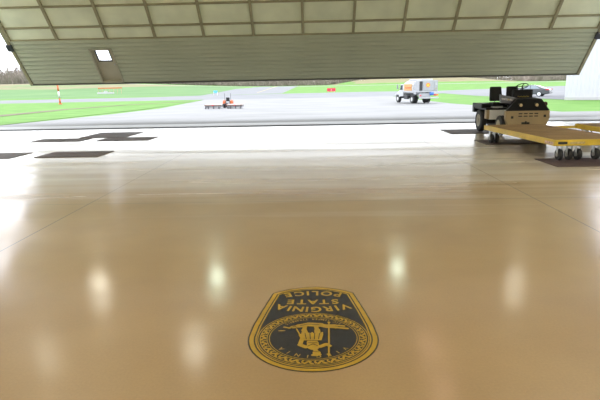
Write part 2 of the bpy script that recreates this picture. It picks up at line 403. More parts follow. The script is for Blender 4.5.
def band(r0, r1, z):
    a, c = outline(r0), outline(r1); n = len(a)
    return MB().add([(x, y, z) for x, y in a]+[(x, y, z) for x, y in c], [(i, (i+1) % n, n+(i+1) % n, n+i) for i in range(n)])
b = MB(); o_ = outline(0); n = len(o_)
b.add([(x, y, .0006) for x, y in o_]+[(0, -.3, .0006)], [(i, (i+1) % n, n) for i in range(n)]); b.build('field', M_black, em)
band(.010, .040, .0014).build('border', M_gold, em); band(.050, .060, .0014).build('border', M_gold, em)
def disc(b, cx, cy, rx, ry, ang, z, n=14):
    ca, sa = math.cos(ang), math.sin(ang)
    return flat([(cx+rx*math.cos(t)*ca-ry*math.sin(t)*sa, cy+rx*math.cos(t)*sa+ry*math.sin(t)*ca) for t in [2*PI*i/n for i in range(n)]], z, b)
def ring(b, r0, r1, z, n=64):
    vs = [(r*math.cos(2*PI*i/n), r*math.sin(2*PI*i/n), z) for r in (r0, r1) for i in range(n)]
    return b.add(vs, [(i, (i+1) % n, n+(i+1) % n, n+i) for i in range(n)])
def stroke(b, pts, w, z):
    for (a, c), ww in zip(zip(pts[:-1], pts[1:]), w if isinstance(w, (list, tuple)) else [w]*len(pts)):
        a = Vector(a); c = Vector(c); d = (c-a).normalized(); nrm = Vector((-d.y, d.x))*ww/2
        flat([tuple(a-nrm), tuple(c-nrm), tuple(c+nrm), tuple(a+nrm)], z, b); disc(b, c.x, c.y, ww/2, ww/2, 0, z+.00005, 10); disc(b, a.x, a.y, ww/2, ww/2, 0, z+.0001, 10)
b = MB(); ring(b, .366, .372, .0014); ring(b, .290, .295, .0014)
ring(b, .350, .356, .0014); ring(b, .305, .310, .0014)
for k in range(26):
    a = 2*PI*k/26; 
    for dr, da, rx, ry, an in ((0, 0, .026, .008, .9), (.009, .09, .020, .008, -.5), (-.010, .05, .016, .007, .2), (.004, -.07, .009, .009, 0), (-.012, .16, .012, .005, 1.2)):
        disc(b, (.331+dr)*math.cos(a+da), (.331+dr)*math.sin(a+da), rx, ry, a+PI/2+an, .0015+.00002*(k % 3))
b.build('scroll_ring', M_gold, em)
def glyph(ch, size, off):
    cu = bpy.data.curves.new('glyph', 'FONT'); cu.body = ch; cu.size = size; cu.offset = off; cu.align_x = 'CENTER'
    o = bpy.data.objects.new('glyph', cu); COL.objects.link(o)
    dg = bpy.context.evaluated_depsgraph_get(); dg.update()
    me = bpy.data.meshes.new_from_object(o.evaluated_get(dg)); bpy.data.objects.remove(o)
    vs = [v.co.copy() for v in me.vertices]; fs = [tuple(p.vertices) for p in me.polygons]; bpy.data.meshes.remove(me); bpy.data.curves.remove(cu)
    return vs, fs
def word(b, txt, size, fpos, z, off=.0, xs=1.0, M=None):
    """fpos(i) -> (x, y, angle) of each letter's foot."""
    for i, ch in enumerate(txt):
        if ch == ' ': continue
        vs, fs = glyph(ch, size, off); x, y, a = fpos(i); ca, sa = math.cos(a), math.sin(a)
        pts = [Vector((x+v.x*xs*ca-v.y*sa, y+v.x*xs*sa+v.y*ca, z)) for v in vs]
        b.add([M @ p for p in pts] if M else pts, fs)
    return b
def curved(n, half, ymid, yend, widths=None):
    ws = widths or [1]*n; tot = sum(ws); cs = []; acc = 0
    for w_ in ws: cs.append((acc+w_/2)/tot*2-1); acc += w_
    def f(i):
        u = cs[i]; x = u*half; k = (yend-ymid); return x, ymid+k*u*u, math.atan(2*k*u/half)
    return f
word(MB(), 'VIRGINIA', .125, curved(8, .272, -.480, -.538, [1.1, .5, 1.05, 1.15, .5, 1.1, .5, 1.1]), .0014, .0035, .92).build('lettering', M_gold, em)
word(MB(), 'STATE', .118, curved(5, .21, -.615, -.622, [1, 1, 1, 1, .95]), .0014, .0035, .98).build('lettering', M_gold, em)
word(MB(), 'POLICE', .118, curved(6, .255, -.788, -.742, [1, 1.15, .95, .5, 1.1, 1]), .0014, .0035, .98).build('lettering', M_gold, em)
def arc_top(n, r, a0, a1):
    return lambda i: (lambda t: (r*math.cos(t), r*math.sin(t), t-PI/2))(a0+(a1-a0)*i/(n-1))
def arc_bot(n, r, a0, a1):
    return lambda i: (lambda t: (r*math.cos(t), r*math.sin(t), t+PI/2))(a0+(a1-a0)*i/(n-1))
M_dull = mat('emblem_dull_gold', (.30, .19, .03), .4)
word(MB(), 'VIRGINIA', .048, arc_top(8, .243, R(142), R(38)), .0014, .0006).build('lettering', M_dull, em)
word(MB(), 'SIC SEMPER TYRANNIS', .034, arc_bot(19, .280, R(226), R(314)), .0014, .0003).build('lettering', M_dull, em)
# the two figures
f = MB(); z = .0014
disc(f, -.022, .215, .026, .034, .1, z); disc(f, -.02, .238, .034, .016, .15, z+.0001)          # helmeted head
stroke(f, [(-.015, .18), (-.004, .15)], .032, z)
stroke(f, [(-.002, .14), (.004, .075), (.008, .03)], [.078, .066], z+.0002)                    # chest, waist
flat([(-.055, .05), (.062, .05), (.085, -.045), (.03, -.06), (-.02, -.05), (-.07, -.04)], z+.0003, f)   # tunic
for k in range(5): stroke(f, [(-.05+.028*k, .03), (-.062+.034*k, -.062)], .014, z+.0004)
stroke(f, [(.045, .14), (.085, .11), (.072, .02), (.086, -.03)], [.036, .030, .024], z+.0005)  # arm holding the sword down
stroke(f, [(.086, -.02), (.115, -.12)], .010, z+.0006)
stroke(f, [(-.045, .135), (-.085, .105), (-.108, .125)], [.036, .028], z+.0005)               # arm to the spear
stroke(f, [(-.098, .235), (-.112, -.215)], .011, z+.0007); flat([(-.109, .225), (-.087, .225), (-.097, .27)], z+.0007, f); disc(f, -.112, -.215, .011, .011, 0, z+.0008)
stroke(f, [(.05, -.04), (.062, -.10), (.055, -.165)], [.040, .030], z+.0005)                   # legs
stroke(f, [(-.03, -.04), (-.028, -.10), (-.02, -.15)], [.042, .030], z+.0005); stroke(f, [(.055, -.165), (.09, -.172)], .02, z+.0006)
stroke(f, [(.10, -.16), (.03, -.185), (-.05, -.175), (-.10, -.15)], [.052, .060, .050], z+.0009)   # the fallen figure
disc(f, .135, -.145, .026, .022, .3, z+.001); stroke(f, [(.10, -.165), (.165, -.13), (.20, -.145)], [.022, .018], z+.001)
stroke(f, [(-.10, -.15), (-.16, -.135), (-.235, -.118)], [.034, .024], z+.001); stroke(f, [(-.09, -.165), (-.15, -.17), (-.215, -.155)], [.03, .02], z+.001)
disc(f, .215, -.09, .026, .007, .05, z+.001)
f.build('figures', M_gold, em)
k_ = MB(); z = .0029
for q in range(4): stroke(k_, [(-.036+.027*q, .035), (-.044+.033*q, -.050)], .005, z)
stroke(k_, [(-.03, .125), (.0, .10), (.035, .13)], .006, z); stroke(k_, [(-.025, .085), (.03, .08)], .005, z); stroke(k_, [(-.03, .055), (.04, .052)], .006, z)
stroke(k_, [(-.04, .205), (-.005, .20)], .005, z); stroke(k_, [(.09, -.165), (.04, -.188), (-.04, -.178)], .006, z); stroke(k_, [(.12, -.15), (.14, -.155)], .005, z)
k_.build('figure_detail', M_black, em)

# ------------------------------------------------------------------ mats on the floor
M_mat = mat('dark_rubber_mat', (.07, .045, .048), .55, noise=(3, .35), bump=(40, .3))
def floor_mat(x0, x1, y0, y1, label):
    o = MB().box(0, x1-x0, 0, y1-y0, 0, .012).build('floor_mat', M_mat, None, .004); o.location = (x0, y0, .0005)
    return tag(o, label, 'mat', 'dark wheel mats on the floor')
floor_mat(-6.92, -5.32, 12.72, 13.82, 'dark mat on the left of the floor, the larger one seen whole nearest the camera')
floor_mat(-9.1, -7.48, 12.66, 13.76, 'dark mat cut by the left edge of the photo')
floor_mat(-9.1, -7.46, 16.62, 17.55, 'dark mat leftmost in the farther cluster by the threshold')
floor_mat(-6.95, -5.25, 16.6, 17.66, 'dark mat rightmost in the farther cluster by the threshold')
floor_mat(-8.0, -6.4, 17.75, 19.75, 'deepest dark mat, closest to the door threshold on the left')
floor_mat(4.42, 6.05, 17.0, 18.55, 'dark mat under the rear wheel of the tow tractor')
floor_mat(4.55, 6.2, 13.95, 15.05, 'dark mat under the far casters of the yellow cart')
floor_mat(4.68, 6.6, 10.12, 11.2, 'dark mat under the near casters of the yellow cart')

# ------------------------------------------------------------------ platform carts
M_yel = mat('yellow_enamel', (.62, .43, .045), .42, noise=(3, .12)); M_wood = wood_material()
M_tyre = mat('black_tyre', (.018, .018, .02), .65); M_steel = mat('galvanised_steel', (.55, .56, .57), .4, .7)
def cart(label, loc, L=4.0, W=1.56, rz=0, bar=False):
    t = thing('platform_cart', label, 'cart', loc, rz, 'yellow platform carts')
    MB().box(.03, W-.03, .03, L-.03, .41, .453).build('deck', M_wood, t)
    MB().box(0, W, 0, .06, .325, .447).box(0, W, L-.06, L, .325, .447).box(0, .06, .06, L-.06, .325, .447).box(W-.06, W, .06, L-.06, .325, .447).build('frame', M_yel, t, .006)
    for y in (L*.25, L*.5, L*.75): MB().box(.06, W-.06, y-.04, y+.04, .33, .41).build('cross_member', M_yel, t)
    for y, xs_ in ((.2, (.21, .41, .60, .97, 1.16, 1.36)), (L-.42, (.06, .20, W-.20, W-.06))):
        for x in xs_:
            c = MB().box(x-.055, x+.055, y-.06, y+.06, .30, .325).box(x-.055, x-.045, y-.04, y+.03, .10, .305).box(x+.045, x+.055, y-.04, y+.03, .10, .305).build('caster', M_steel, t)
            w = MB().cyl((x-.038, y, .125), (x+.038, y, .125), .112, .112, 20).torus((x, y, .125), .095, .03, 'x', 20, 8)
            w.build('wheel', M_tyre, c); MB().cyl((x-.056, y, .125), (x+.056, y, .125), .045, .045, 14).build('hub', mat('caster_hub', (.35, .34, .32), .5), c)
    MB().box(.07, .26, -.004, .001, .36, .41).build('name_plate', mat('dark_plate', (.03, .03, .03), .4), t)
    MB().box(-.003, .001, .06, .42, .345, .40).build('sticker', mat('worn_red_white_sticker', (.62, .42, .33), .5, noise=(20, .5)), t)
    MB().box(.32, .62, -.003, .001, .365, .405).build('sticker', mat('faded_stencil', (.50, .38, .16), .6, noise=(30, .35)), t)
    for k in (1.55, 2.95):
        
        for q in (0, .1): MB().cyl((-.012, k+q, .385), (0, k+q, .385), .02, .02, 10).build('bolt', M_yel, t)
    if bar:
        MB().box(-.84, .02, L-.16, L-.09, .34, .40).build('tow_bar', M_yel, t, .006)
        MB().torus((-.90, L-.125, .37), .055, .016, 'z', 16, 6).build('tow_eye', M_steel, t)
    return t
cart('low yellow platform cart with wooden deck in front of the tow tractor', (4.88, 10.76, 0), rz=R(2.3))
cart('yellow platform cart cut by the right edge of the photo, behind the nearer cart', (7.2, 10.76, 0), bar=True)
floor_mat(7.1, 8.7, 13.9, 15.0, 'dark mat under the cart at the right edge of the photo')

# ------------------------------------------------------------------ aircraft tow tractor
M_tb = mat('black_paint', (.005, .005, .006), .4, noise=(4, .3), spec=.25); M_tan = mat('tan_paint', (.33, .245, .13), .5, noise=(3, .1))
M_grey = mat('grey_panel', (.72, .72, .70), .5); M_blk = mat('matt_black', (.008, .008, .009), .6)
M_vinyl = mat('black_vinyl', (.006, .006, .007), .6, spec=.25, bump=(30, .2))
tug = thing('tow_tractor', 'black and tan low tow tractor with two seats, behind the yellow cart', 'tow tractor', (5.6, 15.95, 0))
W = 1.42; LT = 2.4
MB().box(.25, W-.3, .25, LT-.1, .20, .50).build('chassis', M_blk, tug)
# lower front: tan nose plate with cut corners
NX = .12
pl = [(NX, 0), (W, 0), (W, .14), (W-.12, .30), (NX+.22, .30), (NX, .14)]      # plan
vs = [(x, y, .752) for x, y in pl]+[(x, y, .52) for x, y in pl]+[(x+(.09 if x < .7 else -.09), y, .30) for x, y in pl]
fs = [(0, 1, 2, 3, 4, 5), (17, 16, 15, 14, 13, 12)]
for r_ in (0, 6): fs += [(r_+i, r_+6+i, r_+6+(i+1) % 6, r_+(i+1) % 6) for i in range(6)]
nose = MB().add(vs, fs); nose.build('nose', M_tan, tug, .012, 'tan nose plate with two rows of vents')
v = MB()
for r_ in range(2):
    for k in range(4): v.box(.50+.155*k, .61+.155*k, -.006, .02, .655-.075*r_, .685-.075*r_)
v.build('vent', M_blk, tug)
MB().box(.28, .35, -.008, .02, .53, .60).build('socket', M_blk, tug); MB().box(1.24, 1.31, -.008, .02, .56, .63).build('socket', M_blk, tug)
MB().box(.60, .82, -.05, .03, .33, .42).cyl((.71, -.05, .30), (.71, -.05, .45), .025).build('tow_hitch', M_blk, tug)
# hood: black, tapering up
vs = [(NX, .0, .752), (W, .0, .752), (W-.1, .62, .752), (.32, .62, .752), (.53, .26, 1.09), (1.26, .26, 1.09), (1.24, .66, 1.11), (.54, .66, 1.11)]
MB().add(vs, [(3, 2, 1, 0), (4, 5, 6, 7), (0, 1, 5, 4), (1, 2, 6, 5), (2, 3, 7, 6), (3, 0, 4, 7)]).build('hood', M_tb, tug, .015)
for x in (.575, 1.045):
    h = MB().cyl((x, .055, .915), (x, .20, .915), .06, .06, 18).build('headlight', M_tb, tug)
    MB().ell((x, .058, .915), (.048, .018, .048)).build('lens', mat('amber_headlight_glass', (.55, .42, .22), .2, coat=.5), h)
MB().cyl((1.37, .25, .93), (1.37, .33, .93), .07, .07, 16).cyl((1.37, .29, .70), (1.37, .29, .90), .015).build('side_lamp', mat('brown_lamp', (.10, .06, .04), .4), tug)
# cockpit: side panel with words, dash, wheel, seats
vs = [(x+.13, y, z_-.01) for x, y, z_ in ((.02, .60, .98), (.60, .42, .94), (.60, .50, 1.10), (.02, .66, 1.24), (.02, .68, .98), (.60, .56, .94), (.60, .58, 1.10), (.02, .72, 1.24))]
MB().add(vs, [(0, 1, 2, 3), (7, 6, 5, 4), (0, 4, 5, 1), (1, 5, 6, 2), (2, 6, 7, 3), (3, 7, 4, 0)]).build('sign_panel', mat('dark_grey_panel', (.075, .08, .10), .35), tug, label='dark panel lettered STATE POLICE')
ex = (Vector((.60, .42, 1.02))-Vector((.02, .60, 1.10))).normalized(); ez = (Vector((0, .06, .24))).normalized(); ey = ez.cross(ex).normalized()*-1
o0 = Vector((.02, .63, 1.11))+ey*0
Mx = Matrix(((ex.x, ez.x, -ey.x, 0.02), (ex.y, ez.y, -ey.y, .63), (ex.z, ez.z, -ey.z, 1.11), (0, 0, 0, 1)))
nrm = ex.cross(ez).normalized()
Mx = Matrix.Translation(nrm*.022) @ Matrix(((ex.x, ez.x, nrm.x, .16), (ex.y, ez.y, nrm.y, .615), (ex.z, ez.z, nrm.z, 1.065), (0, 0, 0, 1)))
M_let = mat('pale_lettering', (.62, .63, .68), .5)
wd = MB(); word(wd, 'STATE', .078, lambda i: (.04+.036*i, .002, 0), 0, .001, .85, Mx); word(wd, 'POLICE', .072, lambda i: (.275+.033*i, .006, 0), 0, .001, .8, Mx)
wd.build('lettering', M_let, tug)
st = []
for k in range(10):
    a = PI/2+k*PI/5; r_ = .034 if k % 2 == 0 else .014; st.append(Mx @ Vector((.228+r_*math.cos(a), .03+r_*math.sin(a), .001)))
MB().add(st, [tuple(range(10))]).build('star', mat('gold_star', (.45, .36, .12), .4), tug)
MB().box(.56, 1.16, .70, .85, 1.08, 1.36).build('dash', M_tb, tug, .02)
MB().box(.50, 1.24, .62, .95, 1.0, 1.12).build('cowl', M_tb, tug, .02)
sw = MB(); pts = [(.70+.34*i/18, .695, 1.155+.012*math.sin(i*1.4)) for i in range(19)]; sw.tube(pts, .008, 6); sw.build('script_trim', mat('gold_script', (.36, .29, .04), .4), tug)
wheelM = Matrix.Translation((.94, 1.02, 1.46)) @ Matrix.Rotation(R(-28), 4, 'X')
b = MB(); bb = MB().torus((0, 0, 0), .175, .013, 'z', 28, 8).cyl((-.18, 0, 0), (.18, 0, 0), .012, .012, 8).cyl((0, -.18, 0), (0, 0, 0), .012, .012, 8).cyl((0, 0, 0), (0, 0, -.35), .022, .022, 10)
b.add([wheelM @ Vector(p) for p in bb.v], bb.f, True); b.build('steering_wheel', M_blk, tug)
for x in (.27, .80):
    vs = [(x-.17, 1.42, 1.0), (x+.24, 1.42, 1.0), (x+.21, 1.52, 1.46), (x-.15, 1.52, 1.46), (x-.17, 1.54, 1.0), (x+.24, 1.54, 1.0), (x+.21, 1.61, 1.45), (x-.15, 1.61, 1.45)]
    s_ = MB().add(vs, [(0, 1, 2, 3), (7, 6, 5, 4), (0, 4, 5, 1), (1, 5, 6, 2), (2, 6, 7, 3), (3, 7, 4, 0)]).build('seat', M_vinyl, tug, .035)
    MB().box(x-.20, x+.20, 1.02, 1.45, .86, .97).build('cushion', M_vinyl, s_, .03)
    MB().box(x-.14, x+.14, 1.1, 1.4, .70, .86).cyl((x, 1.5, .9), (x, 1.5, 1.0), .02).build('pedestal', M_grey, s_)
# body behind the nose
MB().box(-.02, W+.02, 1.0, 1.3, .44, .74).build('side_panel', M_grey, tug, .01, 'pale grey panel beside the step')
MB().box(.5, W-.3, .3, 1.1, .35, .70).build('floor_tub', M_blk, tug)
MB().box(-.14, W+.1, 1.02, LT, .74, .80).build('rear_deck', M_tb, tug, .01)
for x in (-.20, W-.1): MB().box(x, x+.3, 1.3, 2.22, .79, .92).build('fender', M_tb, tug, .02)
MB().box(-.16, W+.14, 2.2, 2.42, .62, .92).build('rear_bumper', M_tb, tug, .02)
MB().box(0, W-.1, 1.62, 2.2, .78, .90).build('engine_cover', M_tb, tug, .02)
MB().box(-.12, -.02, 1.02, 1.22, .46, .75).build('side_panel', M_tan, tug, .01, 'tan panel beside the rear wheel')
MB().box(.0, W-.1, 1.3, 2.35, .3, .76).build('rear_body', M_blk, tug)
for x, y, r_, w_ in ((-.15, 1.72, .365, .17), (W+.0, 1.72, .365, .17), (.09, .52, .30, .18), (W-.24, .52, .29, .18)):
    zc = r_+.013 if y > 1 else r_
    wob = MB().cyl((x, y, zc), (x+w_, y, zc), r_-.05, r_-.05, 28).torus((x+w_*.3, y, zc), r_-.06, .06, 'x', 28, 8).torus((x+w_*.7, y, zc), r_-.06, .06, 'x', 28, 8)
    wob = wob.build('wheel', M_tyre, tug); xs_ = x-.004 if x < .7 else x+w_-.02
    MB().cyl((xs_, y, zc), (xs_+.024, y, zc), r_*.56, r_*.56, 20).cyl((xs_-.02 if x < .7 else xs_+.02, y, zc), (xs_+.02, y, zc), r_*.22, r_*.22, 14).build('rim', mat('tan_rim', (.36, .32, .22), .5), wob)

# ------------------------------------------------------------------ fuel truck out on the apron
M_white = mat('white_truck_paint', (.43, .44, .46), .4); M_lg = mat('light_grey_cabinet', (.32, .33, .355), .5, noise=(6, .08)); M_dk = mat('dark_underbody', (.05, .05, .055), .7)
TX, TY = 11.85, 55.3
ft = thing('fuel_truck', 'small white fuel truck parked on the apron, facing away', 'truck', (TX, TY, tz(TX, TY)), R(17))
# local: rear at y=0, nose at +y, left side -x
MB().box(-.45, .45, .3, 5.6, .48, .66).build('chassis', M_dk, ft)
MB().box(-1.05, 1.05, .02, .85, 1.24, 2.35).build('pump_cabinet', M_lg, ft, .03, 'pale grey pump cabinet at the rear')
MB().box(-1.05, -.72, -.012, .03, 1.32, 2.25).build('hose_bay', mat('dark_bay', (.035, .035, .04), .7), ft, label='dark open hose bay')
MB().box(-.58, .60, -.012, .03, 1.34, 2.28).build('cabinet_door', M_lg, ft, .01); MB().box(.66, 1.0, -.012, .03, 1.34, 2.28).build('cabinet_door', M_lg, ft, .01)
MB().box(-1.1, 1.1, -.05, .9, 1.16, 1.24).build('tail_deck', M_white, ft, .01)
MB().box(-1.1, 1.1, -.12, .02, .52, .66).build('bumper', M_white, ft, .02)
MB().box(-.95, .2, -.02, .35, .68, 1.05).build('tool_box', M_lg, ft, .02)
MB().cyl((.12, -.08, 1.0), (.48, -.08, 1.0), .16, .16, 18).build('hose_reel', mat('blue_reel', (.06, .16, .55), .5), ft, label='blue hose reel')
MB().box(.55, .88, -.06, .0, .80, .95).build('tail_light', mat('red_lens', (.6, .03, .05), .3), ft, label='red light bar'); MB().box(.93, 1.08, -.06, .0, .80, .95).build('tail_light', mat('amber_lens', (.75, .22, .04), .3), ft)
MB().box(-1.0, -.85, -.06, .0, .78, .9).build('tail_light', mat('red_lens', (.6, .03, .05), .3), ft)
# scalloped emblem on the cabinet, yellow within a red-orange rim
def scallop(r, y):
    pts = []
    for i in range(25):
        a = R(-20)+R(220)*i/24; rr = r*(1+.05*abs(math.sin(i*PI/4))); pts.append((-.10+rr*math.cos(a), 1.86+rr*math.sin(a)))
    pts += [(-.10-r*.35, 1.86-r*.85), (-.10+r*.35, 1.86-r*.85)]
    return pts
MB().prism(scallop(.23, 0), 'y', -.022, -.012).build('emblem', mat('orange_red', (.72, .19, .04), .5), ft); MB().prism(scallop(.155, 0), 'y', -.028, -.022).build('emblem', mat('orange_yellow', (.8, .42, .06), .5), ft)
MB().box(.76, .92, -.02, -.012, 1.85, 2.1).build('notice', M_white, ft); MB().box(.74, .9, -.02, -.012, 1.45, 1.6).build('notice', mat('brown_notice', (.35, .3, .22), .6), ft)
# tank
tk = MB(); sec = [(-1.05, 1.1), (-1.08, 1.6), (-.95, 2.05), (-.55, 2.32), (0, 2.38), (.55, 2.32), (.95, 2.05), (1.08, 1.6), (1.05, 1.1), (.6, .95), (-.6, .95)]
tk.prism(sec, 'y', 1.35, 3.7); tk.build('tank', M_white, ft, .08)
MB().box(-.6, .6, .3, 3.2, 2.34, 2.50).build('catwalk', M_white, ft, .02)
MB().box(-1.0, 1.0, .85, 1.35, .95, 2.2).build('pipework', mat('pipe_grey', (.33, .34, .37), .5, noise=(5, .5)), ft)
MB().box(-1.105, -1.075, 1.6, 3.35, 1.32, 2.0).build('side_panel', mat('pale_orange_panel', (.52, .28, .10), .5), ft, label='pale orange sign panel on the tank')
sg = MB(); sg.tube([(-1.11, 3.15-.085*i, 1.62+.09*math.sin(i*1.25)) for i in range(17)], .028, 6); sg.build('lettering', mat('red_script', (.7, .13, .05), .5), ft)
MB().box(-1.0, 1.0, 3.8, 4.75, .70, 1.35).prism([(3.85, 1.35), (4.75, 1.35), (4.5, 1.98), (3.85, 2.0)], 'x', -.95, .95).build('cab', M_white, ft, .05)
MB().prism([(4.0, 1.40), (4.6, 1.40), (4.42, 1.88), (4.0, 1.9)], 'x', -.965, .965).build('cab_window', mat('dark_glass', (.06, .07, .08), .1), ft)
MB().prism([(4.7, .62), (5.75, .62), (5.8, .95), (5.6, 1.22), (4.7, 1.36)], 'x', -.75, .75).build('engine_hood', M_white, ft, .06)
MB().prism([(4.55, .80), (4.75, 1.05), (5.45, 1.05), (5.75, .75), (5.75, .62), (5.55, .62), (5.4, .86), (4.85, .86), (4.7, .62), (4.55, .62)], 'x', -1.02, -.7).prism([(4.55, .80), (4.75, 1.05), (5.45, 1.05), (5.75, .75), (5.75, .62), (5.55, .62), (5.4, .86), (4.85, .86), (4.7, .62), (4.55, .62)], 'x', .7, 1.02).build('front_fender', M_white, ft, .03)
for s_ in (-1, 1):
    MB().cyl((s_*.95, 4.6, 1.5), (s_*1.25, 4.65, 1.6), .02).box(s_*1.25-.07, s_*1.25+.07, 4.62, 4.68, 1.45, 1.95).build('mirror', mat('grey_mirror', (.25, .26, .28), .4), ft)
    MB().box(s_*.9-.12, s_*.9+.12, 2.75, 3.5, .42, .85).build('step_box', M_dk, ft)
for x, y, w_ in ((-1.0, 1.75, .55), (.45, 1.75, .55), (-.98, 5.1, .28), (.70, 5.1, .28)):
    r_ = .42; wb = MB().cyl((x, y, r_), (x+w_, y, r_), r_-.04, r_-.04, 24).torus((x+.07, y, r_), r_-.07, .07, 'x', 24, 8).torus((x+w_-.07, y, r_), r_-.07, .07, 'x', 24, 8).build('wheel', M_tyre, ft)
    MB().cyl((x-.01 if x < 0 else x+w_-.02, y, r_), (x+.03 if x < 0 else x+w_+.01, y, r_), .2, .2, 16).build('hub', M_steel, wb)

# ------------------------------------------------------------------ car on the lot
CX, CY = 31.3, 78.0
car = thing('car', 'dark grey sedan on the asphalt beyond the tow tractor', 'car', (CX, CY, tz(CX, CY)+.004), R(-36)); car.scale = (1.06, 1.06, 1.06)
# local: nose towards -x, tail +x
M_car = mat('charcoal_car_paint', (.075, .08, .09), .25, coat=.6); M_cg = mat('car_glass', (.22, .27, .32), .08)
side = [(-2.35, .35), (-2.38, .62), (-2.2, .80), (-1.2, .95), (1.6, 1.02), (2.40, 1.0), (2.55, .85), (2.52, .40), (2.2, .28), (-2.1, .26)]
MB().prism([(x, z_) for x, z_ in side], 'y', -.9, .9).build('body', M_car, car, .09)
roof = [(-1.25, .93), (-.45, 1.42), (.05, 1.50), (.85, 1.46), (1.95, 1.0)]
vs = []; 
for x, z_ in roof: k = .84-.22*(z_-.93)/.55; vs += [(x, -k, z_), (x, k, z_)]
fs = [(2*i, 2*i+1, 2*i+3, 2*i+2) for i in range(4)]+[tuple(range(0, 10, 2))[::-1], tuple(range(1, 10, 2)), (0, 8, 9, 1)]
MB().add(vs, fs).build('roof', M_car, car, .04)
for s_ in (-1, 1):
    MB().add([(-.95, s_*.845, 1.0), (.10, s_*.855, 1.0), (.10, s_*.675, 1.43), (-.38, s_*.70, 1.38)], [(0, 1, 2, 3)]).build('side_window', M_cg, car)
    MB().add([(.18, s_*.855, 1.0), (1.35, s_*.84, 1.02), (.90, s_*.69, 1.38), (.18, s_*.675, 1.43)], [(0, 1, 2, 3)]).build('side_window', M_cg, car)
    MB().box(2.10, 2.555, s_*.92-.10*(s_ > 0)-.0*(s_ < 0), s_*.92+.10*(s_ < 0)+.0, .83, .98).build('tail_light', mat('red_lens', (.6, .03, .05), .3), car)
    for x in (-1.45, 1.32):
        w_ = MB().cyl((x, s_*.70, .33), (x, s_*.93, .33), .33, .33, 24).build('wheel', M_tyre, car)
        MB().cyl((x, s_*.935, .33), (x, s_*.955, .33), .235, .235, 20).build('hubcap', mat('bright_hubcap', (.78, .80, .83), .3, .3), w_)
MB().add([(.98, -.72, 1.40), (.98, .72, 1.40), (1.88, .76, 1.06), (1.88, -.76, 1.06)], [(0, 1, 2, 3)]).build('rear_window', mat('pale_screen', (.35, .40, .45), .1), car)
MB().box(2.48, 2.58, -.85, .85, .38, .60).build('bumper', M_car, car, .03)

# ------------------------------------------------------------------ orange tractor and gang mower
M_or = mat('orange_paint', (.48, .105, .028), .45)
gx, gy = -8.45, 52.6
tr = thing('tractor', 'small orange tractor seen from behind on the apron', 'tractor', (gx, gy, tz(gx, gy)))
tr.scale = (.78, .8, .82)
MB().prism([(.5, .35), (1.9, .35), (1.95, .75), (.5, .85)], 'x', -.28, .28).build('engine_hood', M_or, tr, .04)
MB().box(-.35, .35, .0, .7, .32, .55).build('rear_body', M_dk, tr, .03)
MB().box(-.22, .22, -.02, .04, .50, .80).build('rear_panel', M_white, tr)
for s_ in (-1, 1):
    MB().prism([(-.12, .45), (-.08, .82), (.2, .95), (.6, .9), (.75, .6), (.6, .5), (.1, .5)], 'x', s_*.48-.15, s_*.48+.15).build('fender', M_or, tr, .03)
    w_ = MB().cyl((s_*.48-.13, .28, .36), (s_*.48+.13, .28, .36), .36, .36, 20).build('wheel', M_tyre, tr); MB().cyl((s_*.48-.14, .28, .36), (s_*.48+.14, .28, .36), .16, .16, 14).build('hub', M_or, w_)
    MB().cyl((s_*.42-.08, 1.6, .25), (s_*.42+.08, 1.6, .25), .25, .25, 16).build('wheel', M_tyre, tr)
    MB().cyl((s_*.38, .1, .8), (s_*.38, .1, 1.75), .022, .022, 8).build('roll_post', M_dk, tr)
MB().box(-.22, .22, .08, .18, .85, 1.25).box(-.22, .22, .1, .5, .78, .88).build('seat', M_blk, tr, .04)
MB().torus((0, .85, 1.12), .17, .018, 'z', 18, 6).cyl((0, .85, 1.12), (0, 1.0, .8), .025).build('steering_wheel', M_blk, tr)
MB().box(-.36, .36, -.05, 0, .42, .50).build('tail_light', mat('red_lens', (.6, .03, .05), .3), tr)
mx_, my_ = -8.37, 49.6
mo = thing('gang_mower', 'twin low white-topped mower decks towed behind the orange tractor', 'mower', (mx_, my_, tz(mx_, my_)))
for x0, x1, y0 in ((-1.85, -.25, .15), (.28, 1.8, -.05)):
    d = MB().box(x0, x1, y0, y0+1.5, .30, .40).build('deck', mat('white_mower_deck', (.40, .39, .37), .5), mo, .02)
    MB().box(x0, x1, y0-.03, y0, .30, .37).build('edge_strip', mat('rusty_edge', (.25, .15, .12), .6), d)
    MB().box((x0+x1)/2-.08, (x0+x1)/2+.08, y0-.045, y0-.03, .29, .38).build('reflector', mat('red_lens', (.6, .03, .05), .3), d)
    MB().box(x0+.05, x1-.05, y0+.1, y0+1.4, .10, .30).build('skirt', mat('grey_skirt', (.34, .345, .36), .6), d)
    for k in range(4):
        x = x0+.12+(x1-x0-.24)*(0, .18, .55, .92)[k]
        MB().cyl((x-.05, y0+.03, .10), (x+.05, y0+.03, .10), .10, .10, 14).box(x-.02, x+.02, y0, y0+.06, .1, .3).build('roller', mat('grey_roller', (.10, .10, .11), .6), d)
MB().tube([(-.25, .9, .35), (.05, 1.6, .45), (.28, .9, .35)], .06, 8).tube([(.05, 1.6, .45), (-.2, 2.9, .45)], .05, 8).build('tow_frame', M_dk, mo)

